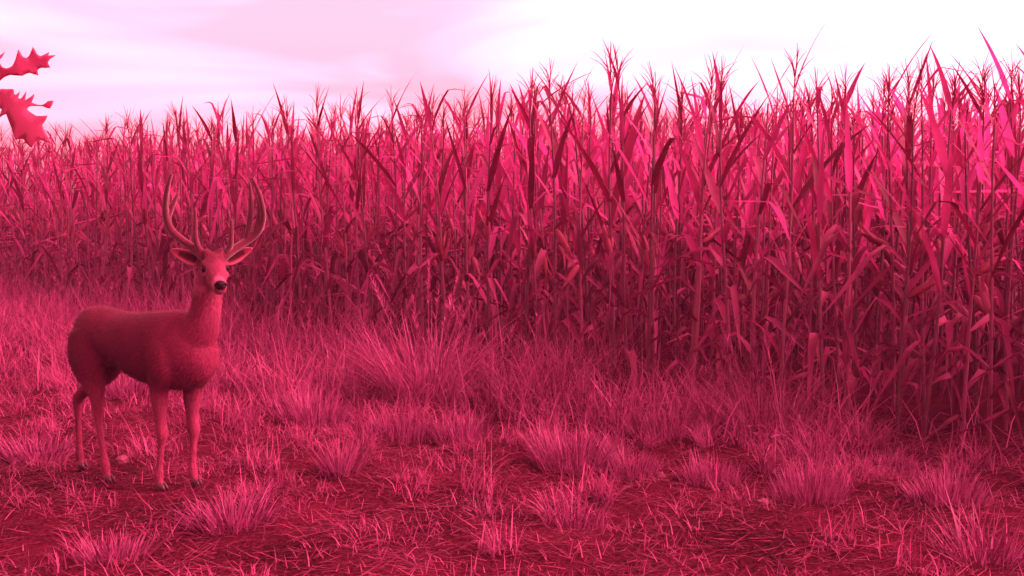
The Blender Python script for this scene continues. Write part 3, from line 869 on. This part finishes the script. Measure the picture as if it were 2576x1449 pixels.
fa.data.foreach_set('color', np.concatenate([fc, np.ones((len(fc), 1))], 1).astype(np.float32).ravel())
tag(link('coat_hair', fur_me, deer), kind='stuff')

def sphere_part(name, mt, mat, sub=3, parent=deer):
    b = bmesh.new(); bmesh.ops.create_icosphere(b, subdivisions=sub, radius=1, matrix=mt)
    for f in b.faces: f.smooth = True
    m_ = bpy.data.meshes.new(name); b.to_mesh(m_); b.free(); m_.materials.append(mat)
    return link(name, m_, parent)
for s in (1, -1):
    sphere_part('eye', HM @ Matrix.Translation((.016, s * .0545, .006)) @ Matrix.Diagonal((.018, .0140, .0160, 1)), M['eye'])
# nose pad with nostrils
b = bmesh.new()
bmesh.ops.create_icosphere(b, subdivisions=4, radius=1)
for v in b.verts:
    c = v.co
    k = 1 - .14 * max(0, -c.z) * abs(c.y)
    q = Vector((c.x * .020, c.y * .0295 * k, c.z * .0245))
    for s in (1, -1):
        dd = (Vector((c.x, c.y, c.z)) - Vector((.72, s * .62, .05))).length
        q.x -= .010 * math.exp(-(dd / .28) ** 2)
    q.x -= .006 * math.exp(-(c.y / .12) ** 2) * max(0, -c.z + .2)
    v.co = HM @ (q + Vector((.190, 0, -.050)))
for f in b.faces: f.smooth = True
m_ = bpy.data.meshes.new('nose'); b.to_mesh(m_); b.free(); m_.materials.append(M['nose']); link('nose', m_, deer)

# ears: cupped leaves with thickness
def ear(s):
    b = bmesh.new(); rows, cols = 12, 9
    L = .158
    base = Vector((-.092, s * .062, .030))
    d = Vector((-.12, s * .88, .40)).normalized()           # along the ear
    f = Vector((.93, s * .30, -.10)); f = (f - d * f.dot(d)).normalized()   # opening faces forward
    w = d.cross(f).normalized()
    grid = []
    for i in range(rows + 1):
        t = i / rows
        wd = .034 * (math.sin(math.pi * (.14 + .86 * t) ** .85) ** .75 if t < 1 else 0) + .0008
        row = []
        for j in range(cols + 1):
            u = -1 + 2 * j / cols
            ang = u * (1.25 - .65 * t)
            p = base + d * (L * t) + w * (wd * math.sin(ang) / math.sin(1.25 - .65 * t)) + f * (wd * (.9 - .5 * t) * (1 - math.cos(ang)) * 1.3) - f * (.018 * (1 - t))
            p += w * s * .0
            row.append(b.verts.new(HM @ p))
        grid.append(row)
    for i in range(rows):
        for j in range(cols):
            b.faces.new((grid[i][j], grid[i][j + 1], grid[i + 1][j + 1], grid[i + 1][j]))
    for fc in b.faces: fc.smooth = True
    m__ = bpy.data.meshes.new('ear'); b.to_mesh(m__); b.free()
    m__.materials.append(M['coat'])
    n_ = len(m__.vertices)
    c_ = np.tile(np.array([.13, .016, .038, 1.0]), (n_, 1))
    k = np.arange(n_); j = k % (cols + 1); i = k // (cols + 1)
    edge = np.abs(-1 + 2 * j / cols)
    c_[edge > .7, :3] = (.19, .04, .07)
    c_[(edge < .5) & (i < 9), :3] = (.035, .003, .008)
    c_[i < 2, :3] = (.16, .034, .06)
    a_ = m__.color_attributes.new('coat', 'FLOAT_COLOR', 'POINT'); a_.data.foreach_set('color', c_.astype(np.float32).ravel())
    o = link('ear', m__, deer)
    so = o.modifiers.new('thick', 'SOLIDIFY'); so.thickness = .005; so.offset = 0
ear(1); ear(-1)

# antlers in velvet. Coordinates: (sideways to the picture's right, up, forward) in metres from the middle of the eyes,
# in a frame that faces the camera
cam_dir = Vector((1.583, -6.12, 0)).normalized()
fw = Matrix.Rotation(-D_YAW, 3, 'Z') @ cam_dir
rt = Vector((-fw.y, fw.x, 0))
def ap(cx, cy, f):
    k = 1 / 1815.0
    return H_O + rt * ((cx - 635) * k) + Z3 * ((1012 - cy) * k) + fw * f
def beam(pts, rad, n=10):
    J = np.array([list(p) + [r_] for p, r_ in zip(pts, rad)], float)
    out = smooth_secs(J, 5)
    cs, rs = [Vector(q[:3]) for q in out], [max(.003, q[3] * 1.0 + .001) for q in out]
    # rounded tip
    tipd = (cs[-1] - cs[-2]).normalized()
    cs += [cs[-1] + tipd * rs[-1] * .6, cs[-1] + tipd * rs[-1] * .95]; rs += [rs[-1] * .75, rs[-1] * .15]
    return cs, rs
def antler(spec):
    b_ = bmesh.new()            # tine roots sink into the beam; joined into one skin
    for t in spec:
        cs, rs = beam([ap(*q[:3]) for q in t], [q[3] for q in t])
        secs_ = []
        for i, c in enumerate(cs):
            d = (cs[min(i + 1, len(cs) - 1)] - cs[max(i - 1, 0)]).normalized()
            u = d.cross(fw).normalized()
            secs_.append((c, u * rs[i], d.cross(u) * rs[i]))
        loft(b_, secs_, 12)
    bmesh.ops.recalc_face_normals(b_, faces=b_.faces)
    me_ = bpy.data.meshes.new('antler_raw'); b_.to_mesh(me_); b_.free()
    o = link('tmp', me_)
    md_ = o.modifiers.new('r', 'REMESH'); md_.mode = 'VOXEL'; md_.voxel_size = .0036
    s_ = o.modifiers.new('s', 'SMOOTH'); s_.factor = .5; s_.iterations = 3
    d_ = bpy.context.evaluated_depsgraph_get(); d_.update()
    m_ = bpy.data.meshes.new_from_object(o.evaluated_get(d_)); bpy.data.objects.remove(o)
    m_.name = 'antler'; m_.materials.clear(); m_.materials.append(M['velvet'])
    for p_ in m_.polygons: p_.use_smooth = True
    return link('antler', m_, deer)
antler([  # picture left
    [(560, 925, -.06, .021), (500, 865, -.065, .0225), (410, 785, -.085, .021), (300, 700, -.10, .020), (222, 610, -.09, .0195), (186, 490, -.06, .0175), (188, 350, -.02, .0145), (212, 220, .02, .0115), (250, 95, .05, .007)],
    [(520, 850, -.06, .016), (470, 770, -.05, .0155), (455, 660, -.03, .013), (460, 530, -.015, .010), (460, 420, -.005, .0055)],
    [(232, 640, -.09, .016), (205, 520, -.075, .0165), (235, 420, -.065, .0145), (272, 340, -.06, .011), (302, 276, -.055, .0065)],
    [(195, 520, -.07, .013), (200, 380, -.09, .0125), (205, 240, -.10, .010), (236, 80, -.10, .005)],
])
antler([  # picture right
    [(690, 925, -.06, .021), (745, 875, -.065, .0225), (840, 805, -.085, .021), (950, 735, -.10, .020), (1050, 650, -.09, .0190), (1095, 540, -.06, .0170), (1098, 430, -.02, .0145), (1062, 270, .02, .0115), (998, 125, .05, .007)],
    [(740, 850, -.06, .016), (782, 780, -.05, .0155), (792, 700, -.03, .013), (796, 610, -.015, .010), (796, 528, -.005, .0065)],
    [(945, 720, -.10, .0155), (965, 600, -.085, .0155), (985, 450, -.07, .0145), (990, 300, -.06, .011), (976, 168, -.05, .006)],
    [(1030, 660, -.09, .0145), (1050, 560, -.07, .0140), (1072, 450, -.055, .0125), (1064, 370, -.05, .009), (1048, 305, -.045, .005)],
])

# hooves: two toes each
def hoof(x_, y_, yaw=0.0):
    b = bmesh.new()
    for s in (1, -1):
        rows = []
        for z_, r0, fx in ((.05, .016, -.004), (.03, .0205, .004), (.0, .024, .012)):
            ring = []
            for k in range(12):
                t = 2 * math.pi * k / 12
                px_ = math.cos(t) * r0 * (1.55 if math.cos(t) > 0 else .95) + fx
                py_ = math.sin(t) * r0 * .52 * (1 - .55 * max(0, math.cos(t)) ** 2) + s * .0125
                ring.append(b.verts.new((px_, py_, z_)))
            rows.append(ring)
        for a_, c_ in zip(rows, rows[1:]):
            for k in range(12):
                b.faces.new((a_[k], c_[k], c_[(k + 1) % 12], a_[(k + 1) % 12]))
        b.faces.new(rows[0][::-1]); b.faces.new(rows[-1])
    bmesh.ops.recalc_face_normals(b, faces=b.faces)
    for f in b.faces: f.smooth = True
    m_ = bpy.data.meshes.new('hoof'); b.to_mesh(m_); b.free(); m_.materials.append(M['hoof'])
    o = link('hoof', m_, deer); o.location = (x_, y_, -.002); o.rotation_euler = (0, 0, yaw)
for q in ((-.068, -.080), (.036, .080), (-.472, -.086), (-.878, .083)): hoof(*q)

# ------------------------------------------------------------------ young oak at the left, its twigs reaching into the view
oak = link('oak_sapling', None); oak.location = (-1.95, 2.75, 0)
tag(oak, 'young oak at the left edge with lobed leaves hanging against the sky', 'oak')
v, f = tube([(0, 0, -.03), (.01, .0, .6), (-.01, .02, 1.3), (.02, .0, 1.9), (.0, .01, 2.5), (.03, 0, 3.0)], [.032, .027, .022, .017, .012, .005], 10)
link('trunk', qmesh('trunk', v, f, M['bark']), oak)

def oak_leaf(L, seed, lobes=4):
    """deeply lobed, bristle-tipped leaf along +x; outline joined to the midrib by quads"""
    r = random.Random(seed)
    half = {}
    for s in (1, -1):
        pts = [(0.0, .004)]
        n_ = lobes
        for k in range(n_):
            tc_ = .16 + .66 * k / n_ + r.uniform(-.01, .02)
            wk = L * (.24 + .19 * math.sin(math.pi * (k + .8) / n_)) * r.uniform(.85, 1.15)
            g_ = .66 / n_
            pts += [((tc_ + q * g_) * L, a_ * wk) for q, a_ in ((.0, .44), (.16, .43), (.32, .52), (.44, .68), (.54, .86), (.66, 1.10), (.74, .92), (.80, .72), (.87, .54), (.95, .45))]
        pts += [(L * .93, L * .07), (L * 1.0, .001)]
        half[s] = pts
    V, F = [], []
    for s in (1, -1):
        pts = half[s]; b = len(V)
        for x_, w_ in pts:
            xm = min(x_, L * .99) * .93
            V.append((xm, 0, -.25 * xm * xm / L)); V.append((x_, s * w_ * .55, .10 * w_ - .25 * x_ * x_ / L + .003)); V.append((x_, s * w_, .22 * w_ - .25 * x_ * x_ / L))
        for i in range(len(pts) - 1):
            q = b + 3 * i
            for k in (0, 1):
                F.append((q + k, q + k + 1, q + k + 4, q + k + 3) if s > 0 else (q + k + 1, q + k, q + k + 3, q + k + 4))
    return np.array(V), np.array(F)
OAKM = [qmesh('leaf', *oak_leaf(.155, 10 + i, 4 if i % 2 else 3), M['oak_leaf']) for i in range(5)]
def place_leaf(p, d, up, sc, k):
    d = Vector(d).normalized(); up = Vector(up); y_ = up.cross(d).normalized(); z_ = d.cross(y_)
    m = Matrix((d, y_, z_)).transposed().to_4x4(); m.translation = Vector(p) - oak.location
    o = link('leaf', OAKM[k % 5], oak); o.matrix_local = m @ Matrix.Scale(sc, 4)
def twig(pts, r0):
    v, f = tube([Vector(p) - oak.location for p in pts], np.linspace(r0, r0 * .3, len(pts)), 6)
    link('branch', qmesh('branch', v, f, M['bark']), oak)
twig([(-1.95, 2.75, 1.45), (-1.65, 2.70, 1.72), (-1.36, 2.66, 1.86), (-1.195, 2.65, 1.872)], .011)
twig([(-1.94, 2.75, 1.85), (-1.60, 2.62, 2.05), (-1.33, 2.55, 2.08)], .009)
twig([(-1.94, 2.75, 2.2), (-2.2, 2.5, 2.5), (-2.35, 2.4, 2.55)], .009)
twig([(-1.96, 2.75, 1.6), (-2.2, 2.95, 1.85), (-2.4, 3.0, 1.95)], .009)
# the leaves in view
def lobed_leaf(outline, y0, bend, k=.000296):
    """one oak leaf from its outline (metres from the frame of the twig), bent and given thickness"""
    pts = [Vector((-1.1755 + a * k, 2.078 - b_ * k)) for a, b_ in outline]
    n_ = len(pts); P = []
    for q in range(n_):
        p0, p1, p2, p3 = pts[q - 1], pts[q], pts[(q + 1) % n_], pts[(q + 2) % n_]
        for t in (0, .33, .67):
            c = .5 * ((2 * p1) + (-p0 + p2) * t * .7 + (2 * p0 - 5 * p1 + 4 * p2 - p3) * t * t * .35 + (-p0 + 3 * p1 - 3 * p2 + p3) * t ** 3 * .35)
            l_ = p1.lerp(p2, t); P.append(l_.lerp(c, .5) if t else p1)
    b = bmesh.new(); vs_ = [b.verts.new((p.x, 0, p.y)) for p in P]
    es = [b.edges.new((vs_[q], vs_[(q + 1) % len(vs_)])) for q in range(len(vs_))]
    bmesh.ops.triangle_fill(b, edges=es, use_beauty=True)
    bmesh.ops.subdivide_edges(b, edges=[e_ for e_ in b.edges if e_.calc_length() > .012], cuts=2)
    bmesh.ops.triangulate(b, faces=b.faces)
    cx_, cz_ = sum(p.x for p in P) / len(P), sum(p.y for p in P) / len(P)
    for v in b.verts:
        dx_, dz_ = v.co.x - cx_, v.co.z - cz_
        v.co.y = y0 + bend[0] * dx_ + bend[1] * dz_ + bend[2] * (dx_ * dx_ + dz_ * dz_) + .004 * math.sin(60 * dx_) * math.cos(50 * dz_)
        v.co -= oak.location
    bmesh.ops.recalc_face_normals(b, faces=b.faces)
    for f_ in b.faces: f_.smooth = True
    m_ = bpy.data.meshes.new('leaf'); b.to_mesh(m_); b.free(); m_.materials.append(M['oak_leaf'])
    o = link('leaf', m_, oak); so_ = o.modifiers.new('thick', 'SOLIDIFY'); so_.thickness = .0007
lobed_leaf([(-70, 690), (-10, 640), (50, 600), (55, 505), (75, 540), (110, 552), (150, 535), (175, 490), (200, 408), (225, 455), (250, 470), (275, 445), (305, 386), (325, 435), (350, 452),
            (408, 420), (402, 445), (455, 440), (415, 470), (395, 500), (410, 536), (340, 540), (315, 560), (320, 597), (260, 580), (210, 605), (130, 600), (75, 622), (20, 665), (-60, 700)], 2.64, (.25, -.2, 1.2))
lobed_leaf([(-70, 700), (20, 690), (72, 690), (82, 722), (102, 738), (132, 710), (128, 760), (155, 768), (190, 710), (190, 782), (264, 733), (245, 800), (330, 822), (380, 792), (428, 790), (405, 850), (340, 832), (240, 828),
            (215, 855), (290, 905), (388, 905), (352, 975), (385, 1040), (432, 1125), (330, 1085), (275, 1155), (200, 1085), (128, 1090), (92, 1000), (40, 890), (-30, 920), (-10, 850), (-80, 830)], 2.66, (-.2, .3, 1.0))
lobed_leaf([(-160, 90), (-90, 60), (-60, 20), (-30, 55), (0, 35), (38, 42), (20, 58), (22, 82), (-20, 70), (-70, 95)], 2.62, (.1, .2, 1.0))
lobed_leaf([(-160, 480), (-90, 450), (-60, 400), (-30, 440), (18, 398), (-5, 450), (-40, 480), (-20, 530), (50, 550), (-60, 530), (-110, 520)], 2.68, (.2, .1, 1.0))
ro = random.Random(5)
for k in range(46):
    a = ro.uniform(0, 6.28); z_ = ro.uniform(1.5, 2.95); rr = ro.uniform(.05, .42)
    p = Vector((-1.95 + rr * math.cos(a), 2.75 + rr * math.sin(a), z_))
    if p.x > -.455 * p.y - .16: continue
    if rr > .12: twig([(-1.95, 2.75, z_ - .12), tuple(Vector((-1.95, 2.75, z_ - .04)).lerp(p, .5)), tuple(p)], .004)
    place_leaf(p, (math.cos(a), math.sin(a), ro.uniform(-.7, .5)), (ro.uniform(-.5, .5), ro.uniform(-.5, .5), 1), ro.uniform(.75, 1.15), k)

# ------------------------------------------------------------------ volume added to imitate veiling lens glare over the corn
HZ = 0.0014
b = bmesh.new(); bmesh.ops.create_cube(b, size=1.0)
for v in b.verts:
    v.co = Vector((-4 + v.co.x * 60, 12 + v.co.y * 50, 1.3 + v.co.z * 4.8))
m_ = bpy.data.meshes.new('glare_veil'); b.to_mesh(m_); b.free()
hm = bpy.data.materials.new('glare_veil'); hm.use_nodes = True; hm.node_tree.nodes.clear()
ho = hm.node_tree.nodes.new('ShaderNodeOutputMaterial'); pv = hm.node_tree.nodes.new('ShaderNodeVolumePrincipled')
pv.inputs['Color'].default_value = (1.0, .34, .70, 1); pv.inputs['Density'].default_value = HZ
pv.inputs['Anisotropy'].default_value = .3
hm.node_tree.links.new(pv.outputs[0], ho.inputs['Volume'])
m_.materials.append(hm)
tag(link('glare_veil', m_), 'thin pink volume added for lens glare over the corn and track', 'glare_veil', kind='stuff')
